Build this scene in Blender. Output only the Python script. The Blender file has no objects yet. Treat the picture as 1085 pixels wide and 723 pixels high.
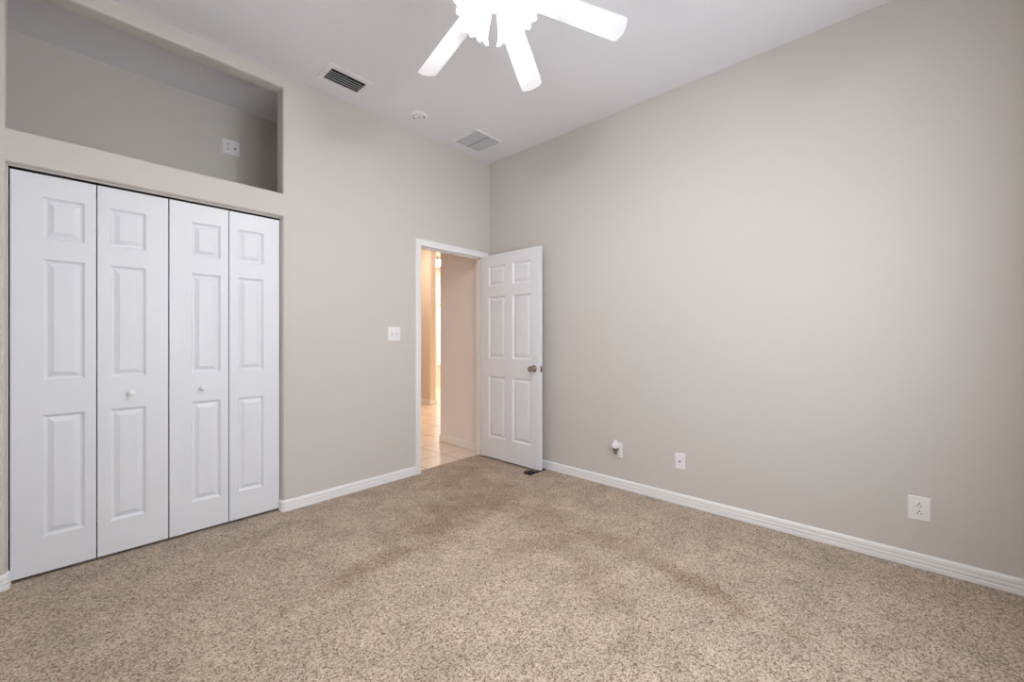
import bpy, bmesh, math, random
from mathutils import Vector, Matrix

random.seed(7)
C = bpy.context.scene.collection
scene = bpy.context.scene
PI = math.pi
H = 3.009            # ceiling height
X_SIDE = -3.38       # wall beside the camera
Y_BACK = -3.62       # wall behind the camera

# ------------------------------------------------------------------ camera, world, light, exposure
cam_data = bpy.data.cameras.new('camera')
cam_data.sensor_fit = 'HORIZONTAL'
cam_data.sensor_width = 36.0
cam_data.lens = 441.09 / 1085.0 * 36.0
cam_data.shift_y = (359.82 - 361.5) / 1085.0
cam_data.clip_start = 0.02
cam = bpy.data.objects.new('camera', cam_data)
C.objects.link(cam)
cam.location = (-3.0281, -3.0978, 1.186)
cam.rotation_euler = (PI / 2, 0, math.radians(42.603) - PI / 2)
scene.camera = cam

world = bpy.data.worlds.new('sky')
scene.world = world
world.use_nodes = True
bg = world.node_tree.nodes['Background']
bg.inputs['Color'].default_value = (0.86, 0.93, 1.0, 1)
bg.inputs['Strength'].default_value = 3.0

FAN_GLOW = 7.0      # lit glass shades of the ceiling fan
BULB_GLOW = 760.0
BACK_FILL = 23.0      # cool fill light added behind the camera
HALL_GLOW = 9.0


def area(name, loc, rot, sx, sy, power, color):
    d = bpy.data.lights.new(name, 'AREA')
    d.shape = 'RECTANGLE'
    d.size, d.size_y = sx, sy
    d.energy, d.color = power, color
    o = bpy.data.objects.new(name, d)
    o.location, o.rotation_euler = loc, rot
    C.objects.link(o)
    return o


# added cool fill light, standing in the added window opening behind the camera
area('back_fill_light', (-1.75, Y_BACK - 0.06, 1.55), (-PI / 2, 0, PI), 1.75, 1.35, BACK_FILL, (0.80, 0.89, 1.0))

area('hall_fill', (0.75, 2.9, H - 0.04), (0, 0, 0), 0.5, 0.9, 24.0, (1.0, 0.77, 0.56))  # warm fill added under the hall ceiling, unseen and without a fixture
area('living_fill', (2.7, 3.6, H - 0.04), (0, 0, 0), 0.5, 0.9, 60.0, (1.0, 0.8, 0.62))  # warm fill added to brighten the room beyond, out of view, no fixture

scene.view_settings.view_transform = 'Standard'
scene.view_settings.look = 'None'
scene.view_settings.gamma = 1.0
scene.view_settings.exposure = 0.14
scene.view_settings.use_curve_mapping = False
scene.cycles.use_denoising = True
scene.cycles.max_bounces = 12
scene.cycles.diffuse_bounces = 8
scene.cycles.sample_clamp_indirect = 6.0
scene.cycles.caustics_reflective = False
scene.cycles.caustics_refractive = False


# ------------------------------------------------------------------ materials
def lin(r, g, b):
    f = lambda c: c / 12.92 if c <= 0.04045 else ((c + 0.055) / 1.055) ** 2.4
    return (f(r / 255), f(g / 255), f(b / 255), 1)


def mat(name, col, rough=0.6, metal=0.0, bump=None, emit=None):
    m = bpy.data.materials.new(name)
    m.use_nodes = True
    nt = m.node_tree
    b = nt.nodes['Principled BSDF']
    b.inputs['Base Color'].default_value = col
    b.inputs['Roughness'].default_value = rough
    b.inputs['Metallic'].default_value = metal
    if emit:
        b.inputs['Emission Color'].default_value = emit[0]
        b.inputs['Emission Strength'].default_value = emit[1]
    if bump:
        tc = nt.nodes.new('ShaderNodeTexCoord')
        n = nt.nodes.new('ShaderNodeTexNoise')
        n.inputs['Scale'].default_value = bump[0]
        n.inputs['Detail'].default_value = 3
        bp = nt.nodes.new('ShaderNodeBump')
        bp.inputs['Strength'].default_value = bump[1]
        bp.inputs['Distance'].default_value = bump[2]
        nt.links.new(tc.outputs['Object'], n.inputs['Vector'])
        nt.links.new(n.outputs['Fac'], bp.inputs['Height'])
        nt.links.new(bp.outputs['Normal'], b.inputs['Normal'])
    return m


M_WALL = mat('greige_wall_paint', lin(204, 199, 193), 0.75, bump=(170, 0.12, 0.002))
M_CEIL = mat('white_ceiling_paint', lin(231, 231, 236), 0.85, bump=(120, 0.3, 0.003))
M_TRIM = mat('white_trim_paint', lin(236, 236, 237), 0.38)
M_DOOR = mat('white_door_paint', lin(226, 228, 233), 0.42, bump=(60, 0.04, 0.001))
M_PLATE = mat('white_plastic', lin(236, 234, 236), 0.35)
M_DARK = mat('dark_slot', lin(52, 48, 46), 0.6)
M_DUCT = mat('dark_duct', lin(26, 28, 28), 0.8)
M_BLACK = mat('black_rubber', lin(24, 22, 22), 0.55)
M_NICKEL = mat('satin_nickel', lin(176, 166, 156), 0.25, 1.0)
M_GREY = mat('grey_grille', lin(200, 201, 204), 0.6)
M_FILTER = mat('grey_filter', lin(146, 147, 150), 0.9)
M_BLADE = mat('white_fan_blade', lin(216, 216, 220), 0.45)
M_BRASS = mat('brushed_connector', lin(140, 134, 122), 0.35, 0.8)
M_HALL_PALE = mat('pale_hall_paint', lin(233, 231, 233), 0.7, bump=(170, 0.2, 0.002))
M_HALL = mat('hall_wall_paint', lin(228, 219, 212), 0.75, bump=(170, 0.2, 0.002))
M_SHADE = mat('lit_frosted_glass', lin(245, 243, 238), 0.3, emit=((1.0, 0.985, 0.97, 1), FAN_GLOW))
M_BULB = mat('lit_bulb', lin(250, 245, 235), 0.3, emit=((1.0, 0.985, 0.97, 1), BULB_GLOW))
M_PANEL = mat('lit_ceiling_panel', lin(250, 240, 225), 0.4, emit=((1.0, 0.74, 0.5, 1), HALL_GLOW * 4))


def glass_mat():
    m = bpy.data.materials.new('window_glass')
    m.use_nodes = True
    nt = m.node_tree
    nt.nodes.remove(nt.nodes['Principled BSDF'])
    t = nt.nodes.new('ShaderNodeBsdfTransparent')
    g = nt.nodes.new('ShaderNodeBsdfGlossy')
    g.inputs['Roughness'].default_value = 0.02
    mx = nt.nodes.new('ShaderNodeMixShader')
    mx.inputs['Fac'].default_value = 0.06
    nt.links.new(t.outputs[0], mx.inputs[1])
    nt.links.new(g.outputs[0], mx.inputs[2])
    nt.links.new(mx.outputs[0], nt.nodes['Material Output'].inputs['Surface'])
    return m


M_GLASS = glass_mat()


def carpet_mat():
    m = bpy.data.materials.new('speckled_carpet')
    m.use_nodes = True
    nt = m.node_tree
    L = nt.links.new
    N = nt.nodes.new
    b = nt.nodes['Principled BSDF']
    b.inputs['Roughness'].default_value = 0.95
    b.inputs['Specular IOR Level'].default_value = 0.1
    tc = N('ShaderNodeTexCoord')
    # twisted yarn tufts of several shades
    v = N('ShaderNodeTexVoronoi')
    v.inputs['Scale'].default_value = 195
    L(tc.outputs['Object'], v.inputs['Vector'])
    sep = N('ShaderNodeSeparateColor')
    L(v.outputs['Color'], sep.inputs['Color'])
    fine = N('ShaderNodeTexNoise')
    fine.inputs['Scale'].default_value = 420
    fine.inputs['Detail'].default_value = 2
    L(tc.outputs['Object'], fine.inputs['Vector'])
    mixf = N('ShaderNodeMix')
    mixf.inputs['Factor'].default_value = 0.30
    L(sep.outputs['Red'], mixf.inputs['A'])
    L(fine.outputs['Fac'], mixf.inputs['B'])
    r = N('ShaderNodeValToRGB')
    e = r.color_ramp.elements
    e[0].position, e[0].color = 0.08, lin(102, 84, 70)
    e[1].position, e[1].color = 0.92, lin(228, 215, 201)
    for p, c in ((0.2, lin(134, 114, 97)), (0.34, lin(172, 153, 135)), (0.55, lin(194, 177, 160)), (0.75, lin(209, 194, 178))):
        k = e.new(p)
        k.color = c
    L(mixf.outputs['Result'], r.inputs['Fac'])
    # worn, soiled patches in the walkway and by the door
    geo = tc.outputs['Object']
    n1 = N('ShaderNodeTexNoise')
    n1.inputs['Scale'].default_value = 4.2
    n1.inputs['Detail'].default_value = 5
    n1.inputs['Roughness'].default_value = 0.62
    L(geo, n1.inputs['Vector'])

    def blob(cx, cy, rx, ry, rot, lo, hi):
        mp = N('ShaderNodeMapping')
        mp.vector_type = 'TEXTURE'
        mp.inputs['Location'].default_value = (cx, cy, 0)
        mp.inputs['Rotation'].default_value = (0, 0, rot)
        mp.inputs['Scale'].default_value = (rx, ry, 1)
        L(geo, mp.inputs['Vector'])
        ln = N('ShaderNodeVectorMath')
        ln.operation = 'LENGTH'
        L(mp.outputs['Vector'], ln.inputs[0])
        a = N('ShaderNodeMath')
        a.operation = 'MULTIPLY_ADD'      # distance + noise*1.6
        L(n1.outputs['Fac'], a.inputs[0])
        a.inputs[1].default_value = -2.6
        L(ln.outputs['Value'], a.inputs[2])
        mr = N('ShaderNodeMapRange')
        mr.interpolation_type = 'SMOOTHSTEP'
        mr.inputs['From Min'].default_value = -1.15
        mr.inputs['From Max'].default_value = 0.05
        mr.inputs['To Min'].default_value = hi
        mr.inputs['To Max'].default_value = lo
        L(a.outputs[0], mr.inputs['Value'])
        return mr.outputs[0]
    total = None
    for args in STAINS:
        o = blob(*args)
        if total is None:
            total = o
        else:
            mx = N('ShaderNodeMath')
            mx.operation = 'MAXIMUM'
            L(total, mx.inputs[0])
            L(o, mx.inputs[1])
            total = mx.outputs[0]
    mul = N('ShaderNodeMix')
    mul.data_type = 'RGBA'
    mul.blend_type = 'MULTIPLY'
    L(total, mul.inputs['Factor'])
    L(r.outputs['Color'], mul.inputs['A'])
    mul.inputs['B'].default_value = (0.56, 0.485, 0.41, 1)
    n2 = N('ShaderNodeTexNoise')
    n2.inputs['Scale'].default_value = 5.5
    n2.inputs['Detail'].default_value = 4
    L(geo, n2.inputs['Vector'])
    mr2 = N('ShaderNodeMapRange')
    mr2.inputs['From Min'].default_value = 0.32
    mr2.inputs['From Max'].default_value = 0.68
    mr2.inputs['To Min'].default_value = 0.84
    mr2.inputs['To Max'].default_value = 1.06
    L(n2.outputs['Fac'], mr2.inputs['Value'])
    mot = N('ShaderNodeMix')
    mot.data_type = 'RGBA'
    mot.blend_type = 'MULTIPLY'
    mot.inputs['Factor'].default_value = 1.0
    L(mul.outputs['Result'], mot.inputs['A'])
    L(mr2.outputs[0], mot.inputs['B'])
    L(mot.outputs['Result'], b.inputs['Base Color'])
    # pile
    bp = N('ShaderNodeBump')
    bp.inputs['Strength'].default_value = 0.7
    bp.inputs['Distance'].default_value = 0.006
    inv = N('ShaderNodeMath')
    inv.operation = 'SUBTRACT'
    inv.inputs[0].default_value = 1
    L(v.outputs['Distance'], inv.inputs[1])
    L(inv.outputs[0], bp.inputs['Height'])
    L(bp.outputs['Normal'], b.inputs['Normal'])
    return m


# (x, y, radius x, radius y, turn, weakest, strongest)
STAINS = [
    (-0.70, -0.36, 0.42, 0.24, 0.5, 0, 0.40),
    (-1.02, -0.86, 0.55, 0.30, -0.15, 0, 0.62),
    (-1.46, -0.92, 0.26, 0.26, 0.5, 0, 0.65),
    (-1.90, -1.08, 0.42, 0.09, 0.12, 0, 0.50),
    (-0.86, -1.30, 0.22, 0.50, 0.05, 0, 0.42),
    (-1.08, -1.62, 0.34, 0.12, -0.5, 0, 0.48),
    (-0.84, -1.84, 0.13, 0.34, 0.1, 0, 0.45),
    (-0.93, -2.36, 0.085, 0.42, -0.25, 0, 0.62),
    (-1.25, -2.05, 0.14, 0.50, -0.5, 0, 0.35),
]
M_CARPET = carpet_mat()


def tile_mat():
    m = bpy.data.materials.new('cream_floor_tile')
    m.use_nodes = True
    nt = m.node_tree
    L = nt.links.new
    b = nt.nodes['Principled BSDF']
    b.inputs['Roughness'].default_value = 0.22
    tc = nt.nodes.new('ShaderNodeTexCoord')
    mp = nt.nodes.new('ShaderNodeMapping')
    mp.inputs['Location'].default_value = (0.34, -0.34, 0)
    br = nt.nodes.new('ShaderNodeTexBrick')
    br.offset = 0
    br.squash = 1
    br.inputs['Scale'].default_value = 1
    br.inputs['Brick Width'].default_value = 0.406
    br.inputs['Row Height'].default_value = 0.406
    br.inputs['Mortar Size'].default_value = 0.0045
    br.inputs['Mortar Smooth'].default_value = 0.1
    br.inputs['Color1'].default_value = lin(232, 220, 206)
    br.inputs['Color2'].default_value = lin(226, 214, 200)
    br.inputs['Mortar'].default_value = lin(150, 132, 116)
    L(tc.outputs['Object'], mp.inputs['Vector'])
    L(mp.outputs['Vector'], br.inputs['Vector'])
    L(br.outputs['Color'], b.inputs['Base Color'])
    return m


M_TILE = tile_mat()


# ------------------------------------------------------------------ helpers
def link(name, bm, m, parent=None, smooth=False, loc=None):
    bmesh.ops.remove_doubles(bm, verts=bm.verts, dist=1e-6)
    bmesh.ops.recalc_face_normals(bm, faces=bm.faces)
    me = bpy.data.meshes.new(name)
    bm.to_mesh(me)
    bm.free()
    me.materials.append(m)
    if smooth:
        for p in me.polygons:
            p.use_smooth = True
        me.set_sharp_from_angle(angle=math.radians(38))
    o = bpy.data.objects.new(name, me)
    C.objects.link(o)
    if loc:
        o.location = loc
    if parent:
        o.parent = parent
    return o


def tag(o, label, cat, group=None, kind=None):
    o['label'] = label
    o['category'] = cat
    if group:
        o['group'] = group
    if kind:
        o['kind'] = kind
    return o


def empty(name, loc, rot=(0, 0, 0)):
    o = bpy.data.objects.new(name, None)
    o.empty_display_size = 0.05
    o.location, o.rotation_euler = loc, rot
    C.objects.link(o)
    return o


def box(bm, x0, x1, y0, y1, z0, z1, bev=0.0, seg=2):
    b = bmesh.new()
    vs = [b.verts.new((x, y, z)) for x in (x0, x1) for y in (y0, y1) for z in (z0, z1)]
    for f in ((0, 1, 3, 2), (4, 6, 7, 5), (0, 4, 5, 1), (2, 3, 7, 6), (0, 2, 6, 4), (1, 5, 7, 3)):
        b.faces.new([vs[i] for i in f])
    bmesh.ops.recalc_face_normals(b, faces=b.faces)
    if bev:
        bmesh.ops.bevel(b, geom=b.edges[:], offset=bev, segments=seg, affect='EDGES', profile=0.5)
    join(bm, b)
    return bm


def join(bm, b, mtx=None):
    if mtx is not None:
        bmesh.ops.transform(b, matrix=mtx, verts=b.verts)
    mp = {}
    for v in b.verts:
        mp[v] = bm.verts.new(v.co)
    for f in b.faces:
        try:
            bm.faces.new([mp[v] for v in f.verts])
        except ValueError:
            pass
    b.free()


def lathe(profile, seg=32, rfun=None, cap=True):
    """profile of (r, z) turned around Z"""
    b = bmesh.new()
    rings = []
    for i, (r, z) in enumerate(profile):
        if r < 1e-6:
            rings.append([b.verts.new((0, 0, z))])
        else:
            ring = []
            for k in range(seg):
                a = 2 * PI * k / seg
                rr, zz = rfun(i, r, z, a) if rfun else (r, z)
                ring.append(b.verts.new((rr * math.cos(a), rr * math.sin(a), zz)))
            rings.append(ring)
    for A, B in zip(rings, rings[1:]):
        for k in range(seg):
            k2 = (k + 1) % seg
            if len(A) == 1 and len(B) == 1:
                continue
            if len(A) == 1:
                b.faces.new((A[0], B[k], B[k2]))
            elif len(B) == 1:
                b.faces.new((A[k], B[0], A[k2]))
            else:
                b.faces.new((A[k], B[k], B[k2], A[k2]))
    if cap:
        for R_ in (rings[0], rings[-1]):
            if len(R_) > 2:
                b.faces.new(R_)
    return b


def align(p, d):
    """matrix that puts local +Z along d at p"""
    q = Vector((0, 0, 1)).rotation_difference(Vector(d).normalized())
    return Matrix.Translation(p) @ q.to_matrix().to_4x4()


def tube(pts, r, seg=12):
    b = bmesh.new()
    pts = [Vector(p) for p in pts]
    rings = []
    for i, p in enumerate(pts):
        t = (pts[min(i + 1, len(pts) - 1)] - pts[max(i - 1, 0)]).normalized()
        up = Vector((0, 0, 1)) if abs(t.z) < 0.95 else Vector((1, 0, 0))
        u = t.cross(up).normalized()
        w = t.cross(u).normalized()
        rr = r[i] if isinstance(r, (list, tuple)) else r
        rings.append([b.verts.new(p + u * rr * math.cos(2 * PI * k / seg) + w * rr * math.sin(2 * PI * k / seg)) for k in range(seg)])
    for A, B in zip(rings, rings[1:]):
        for k in range(seg):
            b.faces.new((A[k], A[(k + 1) % seg], B[(k + 1) % seg], B[k]))
    b.faces.new(rings[0])
    b.faces.new(rings[-1])
    return b


def sweep(path, prof, closed_prof=True):
    """sweep a profile of (outward offset, z) along a plan path of (x, y); outward = right of travel"""
    b = bmesh.new()
    P = [Vector((x, y)) for x, y in path]
    rows = []
    for i, p in enumerate(P):
        ds = []
        if i > 0:
            ds.append((P[i] - P[i - 1]).normalized())
        if i < len(P) - 1:
            ds.append((P[i + 1] - P[i]).normalized())
        ns = [Vector((d.y, -d.x)) for d in ds]
        if len(ns) == 2:
            n = ns[0] + ns[1]
            n = n / max(1e-6, n.dot(ns[0]))
        else:
            n = ns[0]
        rows.append([b.verts.new((p.x + n.x * o, p.y + n.y * o, z)) for o, z in prof])
    k = len(prof)
    for A, B in zip(rows, rows[1:]):
        for j in range(k if closed_prof else k - 1):
            b.faces.new((A[j], A[(j + 1) % k], B[(j + 1) % k], B[j]))
    b.faces.new(rows[0])
    b.faces.new(rows[-1])
    return b


def wall_sheet(us, vs, solid, place, thick, round_edges=None, r=0.02):
    """a wall as a grid of cells (us x vs) with openings; place(u, v, d) gives the point, d = depth into the wall"""
    bm = bmesh.new()
    nu, nv = len(us), len(vs)
    F = [[bm.verts.new(place(u, v, 0)) for v in vs] for u in us]
    K = [[bm.verts.new(place(u, v, thick)) for v in vs] for u in us]
    cell = lambda i, j: 0 <= i < nu - 1 and 0 <= j < nv - 1 and solid((us[i] + us[i + 1]) / 2, (vs[j] + vs[j + 1]) / 2)
    edges = []
    for i in range(nu - 1):
        for j in range(nv - 1):
            if not cell(i, j):
                continue
            bm.faces.new((F[i][j], F[i + 1][j], F[i + 1][j + 1], F[i][j + 1]))
            bm.faces.new((K[i][j], K[i][j + 1], K[i + 1][j + 1], K[i + 1][j]))
            for (di, dj, a, c) in ((-1, 0, (i, j), (i, j + 1)), (1, 0, (i + 1, j), (i + 1, j + 1)),
                                   (0, -1, (i, j), (i + 1, j)), (0, 1, (i, j + 1), (i + 1, j + 1))):
                if not cell(i + di, j + dj):
                    bm.faces.new((F[a[0]][a[1]], F[c[0]][c[1]], K[c[0]][c[1]], K[a[0]][a[1]]))
                    if round_edges and round_edges((us[i] + us[i + 1]) / 2, (vs[j] + vs[j + 1]) / 2, di, dj):
                        edges.append((F[a[0]][a[1]], F[c[0]][c[1]]))
    bmesh.ops.recalc_face_normals(bm, faces=bm.faces)
    if edges:
        es = []
        for a, c in edges:
            e = bm.edges.get((a, c))
            if e and e not in es:
                es.append(e)
        bmesh.ops.bevel(bm, geom=es, offset=r, segments=5, affect='EDGES', profile=0.5)
    for v in [v for v in bm.verts if not v.link_faces]:
        bm.verts.remove(v)
    return bm


# ------------------------------------------------------------------ the shell
# openings in the wall on the left of the photo (closet, plant shelf above it, bedroom door)
CX0, CX1, CZ = -3.201, -1.986, 2.033
NZ0, NZ1 = 2.194, 2.923
DX0, DX1, DZ = -0.880, -0.079, 2.033     # rough opening, lined by the jamb
T = 0.11


def in_hole(u, v):
    if CX0 < u < CX1 and (v < CZ or NZ0 < v < NZ1):
        return True
    return DX0 < u < DX1 and v < DZ


def rounded(u, v, di, dj):
    if di:
        return (di == 1 and u < CX0) or (di == -1 and CX1 < u < -0.9)
    return CX0 < u < CX1 and not (v > NZ1 and dj == 1)


us = [X_SIDE, CX0, CX1, DX0, DX1, 0.0]
vs = [-0.06, CZ, DZ, NZ0, NZ1, H]
vs = sorted(set(vs))
wl = link('wall_left', wall_sheet(us, vs, lambda u, v: not in_hole(u, v), lambda u, v, d: (u, d, v), T,
          lambda u, v, di, dj: rounded(u, v, di, dj), 0.018), M_WALL, smooth=True)
tag(wl, 'greige wall holding the closet, the open shelf above it and the doorway', 'wall', kind='structure')

bm = bmesh.new()
box(bm, 0, 0.115, Y_BACK - 0.1, 0.0, -0.06, H)
box(bm, 0, 0.115, 0.0, T, -0.06, H)
tag(link('wall_right', bm, M_WALL), 'long blank greige wall with three low wall plates', 'wall', kind='structure')

bm = bmesh.new()
box(bm, X_SIDE - 0.1, X_SIDE, Y_BACK - 0.1, T, -0.06, H)
tag(link('wall_side', bm, M_WALL), 'greige wall beside the camera at the closet end', 'wall', kind='structure')

# wall behind the camera, with an opening added to let in the fill light
WX0, WX1, WZ0, WZ1 = -2.65, -0.85, 0.85, 2.25
us = [X_SIDE, WX0, WX1, 0.0]
vs = [-0.06, WZ0, WZ1, H]
bm = wall_sheet(us, vs, lambda u, v: not (WX0 < u < WX1 and WZ0 < v < WZ1), lambda u, v, d: (u, Y_BACK - d, v), 0.1)
tag(link('wall_back', bm, M_WALL), 'greige wall behind the camera with an added window opening', 'wall', kind='structure')

bm = bmesh.new()
box(bm, X_SIDE, 0.0, Y_BACK, 0.057, -0.05, 0.0)
tag(link('floor', bm, M_CARPET), 'speckled beige carpet with darker soiled patches', 'floor', kind='structure')
bm = bmesh.new()
box(bm, X_SIDE - 0.1, 0.115, Y_BACK - 0.1, 0.95, H, H + 0.08)
tag(link('ceiling', bm, M_CEIL), 'plain white bedroom ceiling around the fan', 'ceiling', kind='structure')

# closet and plant shelf behind the wall
NB = 0.73
bm = bmesh.new()
box(bm, X_SIDE - 0.1, -1.40, NB, NB + 0.08, -0.05, H)
tag(link('wall_niche_back', bm, M_WALL), 'shaded wall at the back of the open shelf above the closet', 'wall', kind='structure')
bm = bmesh.new()
box(bm, X_SIDE - 0.1, X_SIDE, T, NB, -0.05, H)
box(bm, -1.48, -1.40, T, NB, -0.05, H)
tag(link('wall_niche_ends', bm, M_WALL), 'end walls of the closet and the open shelf', 'wall', kind='structure')
bm = bmesh.new()
box(bm, X_SIDE, -1.48, T - 0.001, NB, 2.10, NZ0 - 0.004)
tag(link('floor_niche', bm, M_WALL), 'ledge of the open shelf above the closet doors', 'shelf', kind='structure')
bm = bmesh.new()
box(bm, X_SIDE, -1.48, 0.057, NB, -0.05, -0.001)
tag(link('floor_closet', bm, M_CARPET), 'carpet inside the closed closet', 'floor', kind='structure')

# hall and the living room beyond
bm = bmesh.new()
box(bm, -1.4, 6.0, 0.057, 5.45, -0.05, -0.002)
tag(link('floor_hall', bm, M_TILE), 'cream square floor tiles seen through the doorway', 'floor', kind='structure')
bm = bmesh.new()
box(bm, -1.5, 6.1, 0.95, 5.5, H, H + 0.08)
box(bm, 0.115, 6.1, 0.7, 0.95, H, H + 0.08)
tag(link('ceiling_hall', bm, M_CEIL), 'white ceiling over the hall and the room beyond', 'ceiling', kind='structure')
bm = bmesh.new()
box(bm, -0.03, 0.115, T, 0.80, -0.05, H, 0.012)
tag(link('wall_hall_right', bm, M_HALL_PALE), 'short pale hall wall right behind the doorway', 'wall', kind='structure')
bm = bmesh.new()
box(bm, -1.40, -1.30, T, 5.45, -0.05, H)
tag(link('wall_hall_left', bm, M_HALL), 'hall wall on the closet side', 'wall', kind='structure')
bm = bmesh.new()
box(bm, 1.525, 1.655, 3.10, 5.40, -0.05, H, 0.012)
tag(link('wall_hall_stub', bm, M_HALL), 'peach lit wall end standing in the room beyond the hall', 'wall', kind='structure')
FX0, FX1, FZ0, FZ1 = 3.43, 4.7, 0.55, 2.08
us = [-1.4, FX0, FX1, 6.0]
vs = [-0.05, FZ0, FZ1, H]
bm = wall_sheet(us, vs, lambda u, v: not (FX0 < u < FX1 and FZ0 < v < FZ1), lambda u, v, d: (u, 5.40 + d, v), 0.12)
tag(link('wall_hall_far', bm, M_HALL), 'far wall with a bright window beyond the hall', 'wall', kind='structure')
bm = bmesh.new()
box(bm, 6.0, 6.1, 0.7, 5.5, -0.05, H)
box(bm, 0.115, 6.0, 0.70, 0.80, -0.05, H)
tag(link('wall_living_right', bm, M_HALL), 'walls closing the room beyond the hall', 'wall', kind='structure')


def window(name, label, x0, x1, z0, z1, y, out, cols, rows):
    """frame in an opening of a wall at y; out = +1/-1 direction of outdoors"""
    root = empty(name, ((x0 + x1) / 2, y, z0))
    tag(root, label, 'window', kind='structure')
    cx = (x0 + x1) / 2
    w, h = (x1 - x0) / 2, z1 - z0
    ya, yb = sorted((out * 0.03, out * 0.075))
    f = bmesh.new()
    s = 0.045
    box(f, -w, -w + s, ya, yb, 0, h, 0.004)
    box(f, w - s, w, ya, yb, 0, h, 0.004)
    box(f, -w, w, ya, yb, 0, s, 0.004)
    box(f, -w, w, ya, yb, h - s, h, 0.004)
    box(f, -w, w, ya, yb, h / 2 - 0.02, h / 2 + 0.02, 0.004)
    fr = link('window_frame', f, M_TRIM, root)
    g = bmesh.new()
    yc = (ya + yb) / 2
    for i in range(1, cols):
        x = -w + 2 * w * i / cols
        box(g, x - 0.01, x + 0.01, yc - 0.008, yc + 0.008, 0.02, h - 0.02)
    for j in range(1, rows):
        z = h * j / rows
        box(g, -w + 0.02, w - 0.02, yc - 0.008, yc + 0.008, z - 0.01, z + 0.01)
    link('glazing_bars', g, M_TRIM, fr)
    p = bmesh.new()
    box(p, -w + 0.02, w - 0.02, yc - 0.003, yc + 0.003, 0.02, h - 0.02)
    link('glass', p, M_GLASS, root)
    sl = bmesh.new()
    a, b_ = sorted((-out * 0.03, out * 0.03))
    box(sl, -w - 0.03, w + 0.03, a, b_, -0.025, 0.004, 0.004)
    link('window_sill', sl, M_TRIM, root)
    return root


window('window_1', 'bright window with glazing bars in the far wall beyond the hall', FX0, FX1, FZ0, FZ1, 5.40, 1, 3, 6)

# unseen window added behind the camera for the fill light, only a frame
root = empty('added_window', ((WX0 + WX1) / 2, Y_BACK, WZ0))
tag(root, 'added window frame around the fill light behind the camera', 'window', kind='structure')
f = bmesh.new()
w, h, s = (WX1 - WX0) / 2, WZ1 - WZ0, 0.03
box(f, -w, -w + s, -0.05, -0.01, 0, h)
box(f, w - s, w, -0.05, -0.01, 0, h)
box(f, -w, w, -0.05, -0.01, 0, s)
box(f, -w, w, -0.05, -0.01, h - s, h)
box(f, -w, w, -0.04, -0.02, h / 2 - 0.02, h / 2 + 0.02)
link('window_frame', f, M_TRIM, root)

# ------------------------------------------------------------------ baseboards
BP = [(0, 0), (0.0145, 0), (0.0150, 0.018), (0.0120, 0.021), (0.0135, 0.024), (0.0135, 0.039), (0.0105, 0.042),
      (0.0120, 0.045), (0.0120, 0.064), (0.0095, 0.070), (0.0055, 0.0745), (0, 0.0745)]


def arc(cx, cy, r, a0, a1, n=5):
    return [(cx + r * math.cos(math.radians(a0 + (a1 - a0) * i / n)), cy + r * math.sin(math.radians(a0 + (a1 - a0) * i / n))) for i in range(n + 1)]


# travel so that the room lies to the right of the path
b = sweep([(CX1, 0.047)] + arc(CX1 + 0.018, 0.018, 0.018, 180, 270) + [(-0.913, 0.0)], BP)
# outward must point into the room: path runs +x along y=0, right side is -y
tag(link('baseboard_left', b, M_TRIM, smooth=True), 'white ridged baseboard between closet and bedroom doorway', 'baseboard', kind='structure')
b = sweep([(-0.001, -0.0), (-0.001, Y_BACK)], BP)
tag(link('baseboard_right', b, M_TRIM, smooth=True), 'long white ridged baseboard along the blank right wall', 'baseboard', kind='structure')
b = sweep([(X_SIDE, Y_BACK), (X_SIDE, 0.0), (CX0 - 0.018, 0.0)] + arc(CX0 - 0.018, 0.018, 0.018, 270, 360)[1:] + [(CX0, 0.047)], BP)
tag(link('baseboard_side', b, M_TRIM, smooth=True), 'white baseboard turning the corner left of the closet', 'baseboard', kind='structure')
b = sweep([(0.0, Y_BACK), (X_SIDE, Y_BACK)], BP)
tag(link('baseboard_back', b, M_TRIM), 'white baseboard behind the camera', 'baseboard', kind='structure')
HB = [(o, z * 1.12) for o, z in BP]
b = sweep([(0.115, 0.80), (-0.018, 0.80)] + arc(-0.018, 0.788, 0.012, 90, 180)[1:] + [(-0.03, 0.125)], HB)
tag(link('baseboard_hall', b, M_TRIM, smooth=True), 'white baseboard at the foot of the short hall wall', 'baseboard', kind='structure')
b = sweep([(1.525, 5.40), (1.525, 3.10), (1.655, 3.10), (1.655, 5.40)], [(o, z * 1.15) for o, z in BP])
tag(link('baseboard_stub', b, M_TRIM, smooth=True), 'white baseboard around the peach wall end beyond the hall', 'baseboard', kind='structure')

# ------------------------------------------------------------------ bedroom door frame
JX0, JX1, JZ = -0.862, -0.097, 2.021      # clear opening
bm = bmesh.new()
box(bm, DX0 + 0.0005, JX0, -0.001, T + 0.001, -0.001, DZ, 0.0015, 1)
box(bm, JX1, DX1 - 0.0005, -0.001, T + 0.001, -0.001, DZ, 0.0015, 1)
box(bm, JX0, JX1, -0.001, T + 0.001, JZ, DZ - 0.0005)
# stops
box(bm, JX0, JX0 + 0.011, 0.042, 0.078, 0.0, JZ, 0.002, 1)
box(bm, JX1 - 0.011, JX1, 0.042, 0.078, 0.0, JZ, 0.002, 1)
box(bm, JX0, JX1, 0.042, 0.078, JZ - 0.011, JZ, 0.002, 1)
jamb = tag(link('trim_1', bm, M_TRIM), 'white door lining inside the bedroom doorway', 'door frame', kind='structure')
bm = bmesh.new()
box(bm, JX0 - 0.001, JX0 + 0.0012, 0.004, 0.034, 0.90, 0.96, 0.0005, 1)
link('strike_plate', bm, M_NICKEL, jamb)


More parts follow.
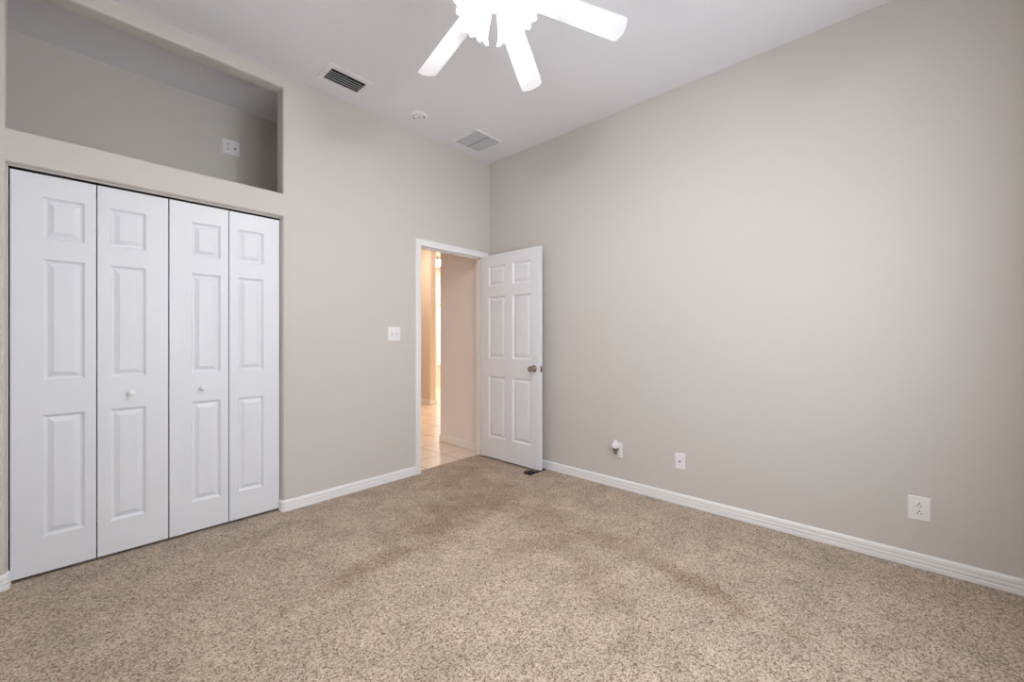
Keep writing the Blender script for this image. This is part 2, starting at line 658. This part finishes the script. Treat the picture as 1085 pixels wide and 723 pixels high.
def casing(y_face, sgn):
    """mitred moulded casing around the opening; profile (across from the inner edge, thickness)"""
    b = bmesh.new()
    prof = [(0.0, 0.0), (0.0, 0.008), (0.004, 0.0105), (0.012, 0.0095), (0.030, 0.0125), (0.038, 0.0150), (0.050, 0.0160), (0.055, 0.0135), (0.055, 0.0)]
    i0, i1, zt = JX0 + 0.006 - 0.004, JX1 + 0.002, JZ - 0.001
    rows = []
    for (bx, bz, sx, sz) in ((i0, 0.0, -1, 0), (i0, zt, -1, 1), (i1, zt, 1, 1), (i1, 0.0, 1, 0)):
        rows.append([b.verts.new((bx + sx * a, y_face + sgn * t, bz + sz * a)) for a, t in prof])
    n = len(prof)
    for A, B in zip(rows, rows[1:]):
        for j in range(n):
            b.faces.new((A[j], A[(j + 1) % n], B[(j + 1) % n], B[j]))
    b.faces.new(rows[0])
    b.faces.new(rows[-1])
    return b


tag(link('trim_2', casing(0.0, -1), M_TRIM, smooth=True), 'white moulded casing framing the bedroom doorway', 'door casing', kind='structure')


# ------------------------------------------------------------------ panelled doors
RINGS = [(0.0, 0.0), (0.003, -0.005), (0.012, -0.0125), (0.017, -0.0125), (0.039, -0.0020), (0.0405, -0.0018)]


def leaf_mesh(w, t, h, panels, both=True, rings=RINGS):
    """door leaf: x 0..w, y 0..t, z 0..h; raised panels on face y=0 (and y=t)"""
    b = bmesh.new()
    xs = sorted({0.0, w} | {p[0] for p in panels} | {p[1] for p in panels})
    zs = sorted({0.0, h} | {p[2] for p in panels} | {p[3] for p in panels})
    faces = [(0.0, 1)] + ([(t, -1)] if both else [])
    for y, sg in faces:
        for i in range(len(xs) - 1):
            for j in range(len(zs) - 1):
                x0, x1, z0, z1 = xs[i], xs[i + 1], zs[j], zs[j + 1]
                if any(p[0] <= x0 + 1e-6 and x1 <= p[1] + 1e-6 and p[2] <= z0 + 1e-6 and z1 <= p[3] + 1e-6 for p in panels):
                    prev = None
                    for ins, dep in rings:
                        q = [b.verts.new((x, y - sg * dep, z)) for x, z in ((x0 + ins, z0 + ins), (x1 - ins, z0 + ins), (x1 - ins, z1 - ins), (x0 + ins, z1 - ins))]
                        if prev:
                            for k in range(4):
                                b.faces.new((prev[k], prev[(k + 1) % 4], q[(k + 1) % 4], q[k]))
                        prev = q
                    b.faces.new(prev)
                else:
                    b.faces.new([b.verts.new((x, y, z)) for x, z in ((x0, z0), (x1, z0), (x1, z1), (x0, z1))])
    if not both:
        b.faces.new([b.verts.new((x, t, z)) for x, z in ((0, 0), (w, 0), (w, h), (0, h))])
    for x in (0, w):
        for j in range(len(zs) - 1):
            b.faces.new([b.verts.new(c) for c in ((x, 0, zs[j]), (x, t, zs[j]), (x, t, zs[j + 1]), (x, 0, zs[j + 1]))])
    for z in (0, h):
        for i in range(len(xs) - 1):
            b.faces.new([b.verts.new(c) for c in ((xs[i], 0, z), (xs[i + 1], 0, z), (xs[i + 1], t, z), (xs[i], t, z))])
    bmesh.ops.remove_doubles(b, verts=b.verts, dist=1e-5)
    return b


def shade_flat(o):
    return o


# bedroom door, standing open at a right angle to its wall
DW, DT, DH, DZ0 = 0.762, 0.035, 2.007, 0.016
door = empty('door_1', (JX1 - 0.033, -0.008, DZ0), (0, 0, -PI / 2))
tag(door, 'white six-panel bedroom door standing open against the right wall', 'door', kind='structure')
# local x runs from the hinge to the latch (world -Y); local y runs to world +X
pz = [(0.205, 0.805), (0.987, 1.590), (1.698, 1.896)]
px = [(0.108, 0.334), (0.430, 0.656)]
slab = leaf_mesh(DW, DT, DH, [(a, b_, c, d) for a, b_ in px for c, d in pz])
link('door_leaf', slab, M_DOOR, door)


def knob_mesh(dirv, p):
    b = lathe([(0.0, 0.0), (0.031, 0.0), (0.032, 0.004), (0.029, 0.009), (0.016, 0.012), (0.0125, 0.016), (0.0125, 0.030),
               (0.020, 0.036), (0.0265, 0.044), (0.0285, 0.053), (0.0265, 0.061), (0.018, 0.066), (0.0, 0.068)], 32)
    bmesh.ops.transform(b, matrix=align(p, dirv), verts=b.verts)
    return b


kx, kz = DW - 0.066, 0.905
kb = knob_mesh((0, -1, 0), (kx, 0.0, kz))
o = link('door_knob', kb, M_NICKEL, door, smooth=True)
o['label'] = 'satin nickel round door knob'
kb = lathe([(0.0, 0.0), (0.031, 0.0), (0.032, 0.004), (0.029, 0.009), (0.0125, 0.014), (0.0125, 0.024), (0.022, 0.030), (0.0275, 0.040),
            (0.0275, 0.046), (0.018, 0.052), (0.0, 0.054)], 32)
bmesh.ops.transform(kb, matrix=align((kx, DT, kz), (0, 1, 0)), verts=kb.verts)
link('door_knob', kb, M_NICKEL, door, smooth=True)
bm = bmesh.new()
box(bm, DW - 0.001, DW + 0.0015, 0.005, DT - 0.005, kz - 0.028, kz + 0.028, 0.0008, 1)
box(bm, DW, DW + 0.011, 0.011, 0.024, kz - 0.008, kz + 0.008, 0.003, 2)
o = link('latch_plate', bm, M_NICKEL, door)
o['label'] = 'metal latch plate on the door edge'
for z in (0.20, 1.0, 1.80):
    bm = bmesh.new()
    join(bm, tube([(-0.004, DT + 0.002, z), (-0.004, DT + 0.002, z + 0.09)], 0.0065, 12))
    box(bm, -0.0014, 0.0006, 0.004, DT, z, z + 0.09)
    link('hinge', bm, M_NICKEL, door)

# closet: two folding pairs of three-panel leaves
LW, LT, LH, LZ0, LY = 0.3000, 0.030, 1.997, 0.016, 0.050
cz = [(0.177, 0.789), (0.965, 1.574), (1.678, 1.886)]


def bifold(name, label, x0, lead_left):
    root = empty(name, (x0 + LW, LY, LZ0))
    tag(root, label, 'closet door', kind='structure')
    for k in (0, 1):
        off = 0.028 if k == 0 else -0.028      # panels sit nearer to the fold
        c0 = LW / 2 + off
        lm = leaf_mesh(LW - 0.005, LT, LH, [(c0 - 0.074, c0 + 0.074, a, b_) for a, b_ in cz])
        leaf = link('leaf', lm, M_DOOR, root)
        leaf.location = ((k - 1) * LW + 0.0025, 0, 0)
        if (k == 1) == lead_left:
            kn = lathe([(0.0, 0.0), (0.010, 0.0), (0.0085, 0.005), (0.008, 0.010), (0.012, 0.014), (0.0158, 0.020), (0.0165, 0.025), (0.014, 0.030), (0.007, 0.0335), (0.0, 0.034)], 24)
            bmesh.ops.transform(kn, matrix=align((c0 + (0.012 if lead_left else -0.02), 0, 0.872), (0, -1, 0)), verts=kn.verts)
            link('knob', kn, M_PLATE, leaf, smooth=True)
    for z in (0.25, 1.0, 1.75):
        hb = bmesh.new()
        box(hb, -0.016, 0.016, LT - 0.0005, LT + 0.002, z, z + 0.05)
        link('hinge', hb, M_NICKEL, root)
    return root


XM = -2.592
bifold('door_2', 'white folding closet door pair farther from the bedroom doorway', XM - 2 * LW, True)
bifold('door_3', 'white folding closet door pair nearer to the bedroom doorway', XM + 0.001, False)
bm = bmesh.new()
box(bm, CX0 - 0.001, CX0 + 0.0065, 0.032, 0.047, 0.075, CZ + 0.001, 0.002, 1)
box(bm, CX1 - 0.0045, CX1 + 0.001, 0.032, 0.047, 0.075, CZ + 0.001, 0.002, 1)
box(bm, CX0, CX1, 0.032, 0.047, CZ - 0.009, CZ + 0.001, 0.002, 1)
tag(link('trim_4', bm, M_WALL), 'thin greige stop strip around the folding closet doors', 'door stop strip', kind='structure')
bm = bmesh.new()
box(bm, CX0 + 0.002, CX1 - 0.002, LY + 0.002, LY + 0.028, CZ - 0.010, CZ - 0.001)
tag(link('trim_3', bm, M_DUCT), 'dark track along the top of the closet opening', 'door track', kind='structure')

# ------------------------------------------------------------------ ceiling fan
FX, FY, FZ = -1.754, -1.833, 2.72
fan = empty('ceiling_fan', (FX, FY, FZ))
tag(fan, 'white ceiling fan with lit ruffled glass shades hanging from the ceiling', 'ceiling fan')
link('canopy', lathe([(0.0, H - FZ), (0.068, H - FZ), (0.070, H - FZ - 0.012), (0.058, H - FZ - 0.040), (0.030, H - FZ - 0.060), (0.018, H - FZ - 0.064), (0.0, H - FZ - 0.064)], 40), M_BLADE, fan, True)
link('downrod', lathe([(0.0, 0.15), (0.0125, 0.15), (0.0125, H - FZ - 0.05), (0.0, H - FZ - 0.05)], 20), M_BLADE, fan, True)
link('motor_housing', lathe([(0.0, 0.165), (0.035, 0.165), (0.060, 0.150), (0.105, 0.135), (0.122, 0.110), (0.124, 0.050), (0.110, 0.028), (0.085, 0.018), (0.0, 0.018)], 48), M_BLADE, fan, True)
link('switch_housing', lathe([(0.0, 0.02), (0.055, 0.02), (0.058, 0.0), (0.054, -0.028), (0.045, -0.034), (0.0, -0.034)], 36), M_BLADE, fan, True)
link('light_kit', lathe([(0.0, -0.030), (0.050, -0.030), (0.058, -0.045), (0.057, -0.070), (0.046, -0.092), (0.024, -0.104), (0.010, -0.108), (0.008, -0.118), (0.0, -0.120)], 36), M_BLADE, fan, True)


def blade_mesh():
    """root r=.17 to tip .715, width .125 (narrower at the root), rounded tip corners; thickness .006"""
    b = bmesh.new()
    r0, r1, w0, w1 = 0.165, 0.606, 0.052, 0.0585
    out = []
    out.append((r0, -w0 + 0.012))
    out.append((r0 + 0.012, -w0))
    for i in range(1, 6):
        f = i / 6
        out.append((r0 + (r1 - 0.05 - r0) * f, -(w0 + (w1 - w0) * f)))
    for a in range(0, 91, 15):
        t = math.radians(a)
        out.append((r1 - 0.026 + 0.020 * math.sin(t), -(w1 - 0.020) - 0.020 * math.cos(t)))
    for i in range(1, 6):
        y = -(w1 - 0.020) + 2 * (w1 - 0.020) * i / 6
        out.append((r1 - 0.006 + 0.008 * (1 - (y / (w1 - 0.02)) ** 2), y))
    for a in range(90, -1, -15):
        t = math.radians(a)
        out.append((r1 - 0.026 + 0.020 * math.sin(t), (w1 - 0.020) + 0.020 * math.cos(t)))
    for i in range(5, 0, -1):
        f = i / 6
        out.append((r0 + (r1 - 0.05 - r0) * f, (w0 + (w1 - w0) * f)))
    out.append((r0 + 0.012, w0))
    out.append((r0, w0 - 0.012))
    top = [b.verts.new((x, y, 0.003)) for x, y in out]
    bot = [b.verts.new((x, y, -0.003)) for x, y in out]
    b.faces.new(top)
    b.faces.new(bot[::-1])
    n = len(out)
    for i in range(n):
        b.faces.new((top[i], bot[i], bot[(i + 1) % n], top[(i + 1) % n]))
    return b


def iron_mesh():
    b = bmesh.new()
    for s_ in (-1, 1):
        j = tube([(0.085, s_ * 0.012, 0.020), (0.120, s_ * 0.016, 0.012), (0.150, s_ * 0.026, 0.006), (0.190, s_ * 0.030, 0.006)], 0.006, 10)
        join(b, j)
    box(b, 0.158, 0.235, -0.040, 0.040, 0.0032, 0.0062, 0.001, 1)
    return b


blade0 = link('blade', blade_mesh(), M_BLADE, fan)
iron0 = link('blade_iron', iron_mesh(), M_BLADE, blade0)
for k in range(6):
    o = blade0
    if k:
        o = blade0.copy()
        C.objects.link(o)
        o.parent = fan
        ir = iron0.copy()
        C.objects.link(ir)
        ir.parent = o
    o.rotation_euler = (Matrix.Rotation(math.radians(84.5 - k * 60), 4, 'Z') @ Matrix.Rotation(math.radians(10.7), 4, 'Y') @ Matrix.Rotation(math.radians(-14.4), 4, 'X')).to_euler()


def shade_rf(i, r, z, a):
    k = max(0.0, (i - 5) / 5.0) if i <= 10 else max(0.0, (15 - i) / 5.0)
    k = min(1.0, k)
    return r * (1 + 0.055 * k * math.cos(9 * a)), z + 0.006 * k * math.cos(9 * a)


SP = [(0.020, 0.0), (0.024, 0.004), (0.027, 0.015), (0.031, 0.032), (0.036, 0.052), (0.040, 0.070), (0.043, 0.085), (0.047, 0.098), (0.052, 0.108), (0.057, 0.115), (0.061, 0.119)]
SP = SP + [(r - 0.0025, z) for r, z in SP[::-1]]
shade0 = bulb0 = holder0 = None
for k in range(5):
    a = math.radians(88.6 - 72 * k)
    d = Vector((math.cos(a), math.sin(a), 0))
    neck = d * 0.058 + Vector((0, 0, -0.068))
    axis = (d * 0.62 + Vector((0, 0, -0.80))).normalized()
    rot = align(neck, axis)
    if k == 0:
        arm0 = link('lamp_arm', tube([(0, 0, -0.045), (0, 0, -0.02), (0, 0, 0.002)], 0.011, 14), M_BLADE, fan, True)
        holder0 = link('lamp_holder', lathe([(0.0, -0.020), (0.016, -0.020), (0.022, -0.010), (0.0235, 0.006), (0.019, 0.008), (0.0, 0.008)], 24), M_BLADE, arm0, True)
        sb = lathe(SP, 72, lambda i, r, z, a_: shade_rf(i if i <= 10 else 21 - i, r, z, a_), cap=False)
        shade0 = link('glass_shade', sb, M_SHADE, fan, True)
        bulb0 = link('bulb', lathe([(0.0, 0.006), (0.010, 0.008), (0.012, 0.042), (0.020, 0.067), (0.0240, 0.085), (0.021, 0.102), (0.011, 0.111), (0.0, 0.113)], 20), M_BULB, shade0, True)
        arm, sh = arm0, shade0
        shade0['label'] = 'ruffled frosted glass shade lit from inside'
    else:
        arm = arm0.copy()
        sh = shade0.copy()
        for src, par in ((holder0, arm), (bulb0, sh)):
            c = src.copy()
            C.objects.link(c)
            c.parent = par
        for o in (arm, sh):
            C.objects.link(o)
            o.parent = fan
    for o in (arm, sh):
        o.location = rot.to_translation()
        o.rotation_euler = rot.to_euler()

# ------------------------------------------------------------------ ceiling fittings
# supply vent above the doorway side of the closet
vc = (-1.668, -0.250)
vent = empty('ceiling_vent', (vc[0], vc[1], H))
tag(vent, 'white ceiling vent with dark gaps between its louvres, beside the closet', 'vent')
vw, vd = 0.156, 0.111
iw, idp = 0.122, 0.074
bm = bmesh.new()
for (x0, x1, y0, y1) in ((-vw, vw, -vd, -idp), (-vw, vw, idp, vd), (-vw, -iw, -idp, idp), (iw, vw, -idp, idp)):
    box(bm, x0, x1, y0, y1, -0.006, 0.0)
fr = link('vent_frame', bm, M_PLATE, vent)
bm = bmesh.new()
box(bm, -iw, iw, -idp, idp, -0.001, 0.0)
link('duct_opening', bm, M_DUCT, vent)
for i in range(5):
    y = -0.045 + i * 0.0262
    bm = bmesh.new()
    b = bmesh.new()
    box(b, -iw, iw, -0.0008, 0.0008, -0.009, 0.009)
    join(bm, b, Matrix.Translation((0, y, -0.008)) @ Matrix.Rotation(math.radians(-48), 4, 'X'))
    link('louvre', bm, M_TRIM, vent)
for s_ in (-1, 1):
    bm = lathe([(0.0, -0.0105), (0.003, -0.010), (0.0035, -0.009), (0.0, -0.009)], 12)
    bmesh.ops.translate(bm, verts=bm.verts, vec=(s_ * 0.137, 0, 0))
    link('screw', bm, M_NICKEL, vent)

# return grille in the corner
gc = (-0.427, -0.278)
gr = empty('return_grille', (gc[0], gc[1], H))
tag(gr, 'square grey return air grille in the ceiling corner above the door', 'vent')
gs, gi = 0.158, 0.146
bm = bmesh.new()
for (x0, x1, y0, y1) in ((-gs, gs, -gs, -gi), (-gs, gs, gi, gs), (-gs, -gi, -gi, gi), (gi, gs, -gi, gi)):
    box(bm, x0, x1, y0, y1, -0.010, 0.0)
link('grille_frame', bm, M_TRIM, gr)
bm = bmesh.new()
box(bm, -0.004, 0.004, -gi, gi, -0.0095, -0.001)
link('centre_bar', bm, M_FILTER, gr)
bm = bmesh.new()
box(bm, -gi, gi, -gi, gi, -0.0008, 0.0)
link('filter_pad', bm, M_FILTER, gr)
bm = bmesh.new()
n = 22
for i in range(n):
    y = -gi + (i + 0.5) * 2 * gi / n
    b = bmesh.new()
    box(b, -gi, gi, -0.0006, 0.0006, -0.0045, 0.0045)
    join(bm, b, Matrix.Translation((0, y, -0.005)) @ Matrix.Rotation(math.radians(40), 4, 'X'))
link('slats', bm, M_GREY, gr)

# smoke detector
sd = empty('smoke_detector', (-1.046, -0.247, H))
tag(sd, 'round white smoke detector between the two ceiling vents', 'smoke detector')
link('mounting_plate', lathe([(0.0, 0.0), (0.067, 0.0), (0.067, -0.006), (0.063, -0.008), (0.0, -0.008)], 48), M_PLATE, sd, True)
link('housing', lathe([(0.0, -0.006), (0.060, -0.006), (0.059, -0.012), (0.054, -0.016), (0.049, -0.0165), (0.047, -0.014), (0.043, -0.014), (0.041, -0.017), (0.024, -0.0185), (0.022, -0.016), (0.0, -0.016)], 48), M_PLATE, sd, True)
bm = lathe([(0.0405, -0.0146), (0.0490, -0.0146), (0.0490, -0.0138), (0.0405, -0.0138), (0.0405, -0.0146)], 48, cap=False)
link('vent_ring', bm, M_FILTER, sd)
for ax, ay in ((0.020, -0.036), (-0.020, 0.036)):
    b = lathe([(0.0, -0.0190), (0.0065, -0.0190), (0.0065, -0.0150), (0.0, -0.0150)], 14)
    bmesh.ops.translate(b, verts=b.verts, vec=(ax, ay, 0))
    link('sensor_opening', b, M_DARK, sd)
b = lathe([(0.0, -0.0205), (0.011, -0.0200), (0.012, -0.0160), (0.0, -0.0160)], 20)
link('test_button', b, M_GREY, sd, True)


# ------------------------------------------------------------------ wall plates (local: x across, z up, y=0 at the wall, -y into the room)
def plate_bm(w, h, t=0.006):
    b = bmesh.new()
    prof = [(0.0, 0.0), (0.0, -t * 0.45), (0.0035, -t)]
    rows = []
    for ins, y in prof:
        rows.append([b.verts.new((sx * (w / 2 - ins), y, sz * (h / 2 - ins))) for sx, sz in ((-1, -1), (1, -1), (1, 1), (-1, 1))])
    for A, B in zip(rows, rows[1:]):
        for k in range(4):
            b.faces.new((A[k], A[(k + 1) % 4], B[(k + 1) % 4], B[k]))
    b.faces.new(rows[-1])
    b.faces.new(rows[0][::-1])
    return b


def socket(parent, x, z, s=1.0):
    """one receptacle face with two slots and a ground hole"""
    b = bmesh.new()
    out = []
    for k in range(24):
        a = 2 * PI * k / 24
        out.append((0.0172 * math.cos(a), max(-0.0135, min(0.0135, 0.0172 * math.sin(a)))))
    fr_ = [b.verts.new((x + px_ * s, -0.0078, z + pz_ * s)) for px_, pz_ in out]
    bk = [b.verts.new((x + px_ * s, -0.005, z + pz_ * s)) for px_, pz_ in out]
    b.faces.new(fr_)
    for k in range(24):
        b.faces.new((fr_[k], fr_[(k + 1) % 24], bk[(k + 1) % 24], bk[k]))
    r_ = link('receptacle', b, M_PLATE, parent)
    sl = bmesh.new()
    box(sl, x - 0.0084 * s, x - 0.0054 * s, -0.0082, -0.0070, z - 0.0085 * s, z + 0.0005 * s)
    box(sl, x + 0.0054 * s, x + 0.0084 * s, -0.0082, -0.0070, z - 0.0085 * s, z + 0.0005 * s)
    hl = lathe([(0.0, -0.0006), (0.0034 * s, -0.0006), (0.0034 * s, 0.0006), (0.0, 0.0006)], 14)
    join(sl, hl, Matrix.Translation((x, -0.0077, z + 0.0075 * s)) @ Matrix.Rotation(PI / 2, 4, 'X'))
    link('slots', sl, M_DARK, r_)


def screw(parent, x, z):
    b = lathe([(0.0, 0.0), (0.0028, 0.0), (0.0024, 0.0010), (0.0, 0.0013)], 14)
    bmesh.ops.transform(b, matrix=align((x, -0.0058, z), (0, -1, 0)), verts=b.verts)
    link('screw', b, M_GREY, parent)


RIGHT = (0, 0, -PI / 2)      # plate on the right wall: local -y -> world -x
# duplex outlet, nearest the camera
o = empty('wall_outlet', (0, -3.1915, 0.306), RIGHT)
tag(o, 'white duplex outlet plate low on the right wall, the largest and nearest', 'outlet')
link('cover_plate', plate_bm(0.086, 0.124), M_PLATE, o)
socket(o, 0, 0.0195)
socket(o, 0, -0.0195)
screw(o, 0, 0)

# phone jack
o = empty('phone_jack', (0, -1.959, 0.309), RIGHT)
tag(o, 'small white wall plate with one dark jack, between the two outlets', 'wall plate')
link('cover_plate', plate_bm(0.072, 0.116), M_PLATE, o)
b = bmesh.new()
box(b, -0.0075, 0.0075, -0.009, -0.004, -0.0075, 0.0075, 0.001, 1)
j = link('jack', b, M_PLATE, o)
b = bmesh.new()
box(b, -0.0055, 0.0055, -0.0095, -0.0085, -0.0045, 0.0050)
box(b, -0.0025, 0.0025, -0.0095, -0.0085, -0.0075, -0.0040)
link('jack_opening', b, M_DARK, j)
screw(o, 0, 0.042)
screw(o, 0, -0.042)

# plate beside the door with a coax splitter screwed on
o = empty('cable_outlet', (0, -1.468, 0.303), RIGHT)
tag(o, 'white wall plate with a plugged-in gadget, beside the open door', 'wall plate')
link('cover_plate', plate_bm(0.072, 0.116), M_PLATE, o)
screw(o, 0, 0.042)
screw(o, 0, -0.042)
g = empty('plug_adapter', (-0.006, -1.462, 0.316), RIGHT)
tag(g, 'small white plug-in adapter with metal connector on the plate by the door', 'adapter')
b = bmesh.new()
box(b, -0.020, 0.020, -0.052, 0.0, 0.006, 0.048, 0.006, 3)
link('adapter_body', b, M_PLATE, g, True)
b = lathe([(0.0, 0.0), (0.015, 0.0), (0.017, 0.004), (0.017, 0.014), (0.012, 0.020), (0.0, 0.021)], 24)
bmesh.ops.translate(b, verts=b.verts, vec=(0, -0.030, 0.048))
link('adapter_cap', b, M_PLATE, g, True)
b = bmesh.new()
box(b, -0.014, 0.014, -0.042, -0.004, -0.016, 0.006, 0.003, 2)
link('metal_connector', b, M_BRASS, g, True)
for x in (-0.008, 0.008):
    b = tube([(x, -0.026, -0.046), (x, -0.026, -0.016)], 0.0055, 14)
    link('coax_port', b, M_BRASS, g, True)

# light switch by the doorway
o = empty('light_switch', (-1.1245, 0, 1.233))
tag(o, 'white double light switch plate between closet and doorway', 'light switch')
link('cover_plate', plate_bm(0.117, 0.116), M_PLATE, o)
for x, up in ((-0.023, 1), (0.023, -1)):
    b = bmesh.new()
    box(b, x - 0.0055, x + 0.0055, -0.0066, -0.005, -0.0125, 0.0125)
    sl = link('toggle_slot', b, M_GREY, o)
    b = bmesh.new()
    c = bmesh.new()
    box(c, -0.0042, 0.0042, -0.016, 0.0, -0.0045, 0.0045, 0.0012, 2)
    join(b, c, Matrix.Translation((x, -0.005, 0)) @ Matrix.Rotation(math.radians(-28 * up), 4, 'X'))
    link('toggle', b, M_PLATE, sl)
    screw(o, x, 0.030)
    screw(o, x, -0.030)

# double plate on the plant shelf wall
o = empty('shelf_outlet', (-2.117, NB, 2.688))
tag(o, 'white double plate with outlet on the wall of the open shelf', 'outlet')
link('cover_plate', plate_bm(0.117, 0.116), M_PLATE, o)
socket(o, -0.023, 0.0195)
socket(o, -0.023, -0.0195)
screw(o, -0.023, 0)
b = tube([(0.023, -0.018, -0.006), (0.023, -0.004, -0.006)], 0.0055, 14)
link('coax_port', b, M_BRASS, o, True)
screw(o, 0.023, 0.030)
screw(o, 0.023, -0.036)

# ------------------------------------------------------------------ door stop on the carpet
ds = empty('door_stop', (-0.210, -0.718, 0.0))
tag(ds, 'black rubber door stop on the carpet under the open door', 'door stop')
b = bmesh.new()
# wedge pad: thick end away from the wall, a thin tongue running under the leaf
prof = [(-0.040, 0.0), (-0.040, 0.016), (-0.034, 0.020), (0.020, 0.017), (0.040, 0.010), (0.060, 0.0075), (0.060, 0.0)]
rows = []
for y, s_ in ((-0.036, 0.92), (-0.031, 1.0), (0.031, 1.0), (0.036, 0.92)):
    rows.append([b.verts.new((x * (1 if x > 0 else s_), y, z)) for x, z in prof])
for A, B in zip(rows, rows[1:]):
    for k in range(len(prof)):
        b.faces.new((A[k], A[(k + 1) % len(prof)], B[(k + 1) % len(prof)], B[k]))
b.faces.new(rows[0])
b.faces.new(rows[-1])
link('wedge', b, M_BLACK, ds)
b = bmesh.new()
box(b, 0.050, 0.175, -0.045, -0.018, 0.0, 0.008, 0.002, 2)
link('tongue', b, M_BLACK, ds)
b = lathe([(0.006, 0.018), (0.011, 0.018), (0.011, 0.024), (0.006, 0.024), (0.006, 0.018)], 20, cap=False)
bmesh.ops.translate(b, verts=b.verts, vec=(0.012, -0.008, -0.003))
link('ring', b, M_BLACK, ds)

# ------------------------------------------------------------------ lights of the hall and the room beyond
def ceiling_light(x, y, sx, sy, label):
    r = empty('ceiling_light', (x, y, H))
    tag(r, label, 'ceiling light')
    b = bmesh.new()
    for (x0, x1, y0, y1) in ((-sx, sx, -sy, -sy + 0.02), (-sx, sx, sy - 0.02, sy), (-sx, -sx + 0.02, -sy, sy), (sx - 0.02, sx, -sy, sy)):
        box(b, x0, x1, y0, y1, -0.05, 0.0)
    link('lamp_frame', b, M_TRIM, r)
    b = bmesh.new()
    box(b, -sx + 0.02, sx - 0.02, -sy + 0.02, sy - 0.02, -0.045, -0.01)
    link('diffuser', b, M_PANEL, r)
    return r


ceiling_light(2.92, 4.72, 0.32, 0.40, 'lit ceiling light seen beyond the hall above the far window')
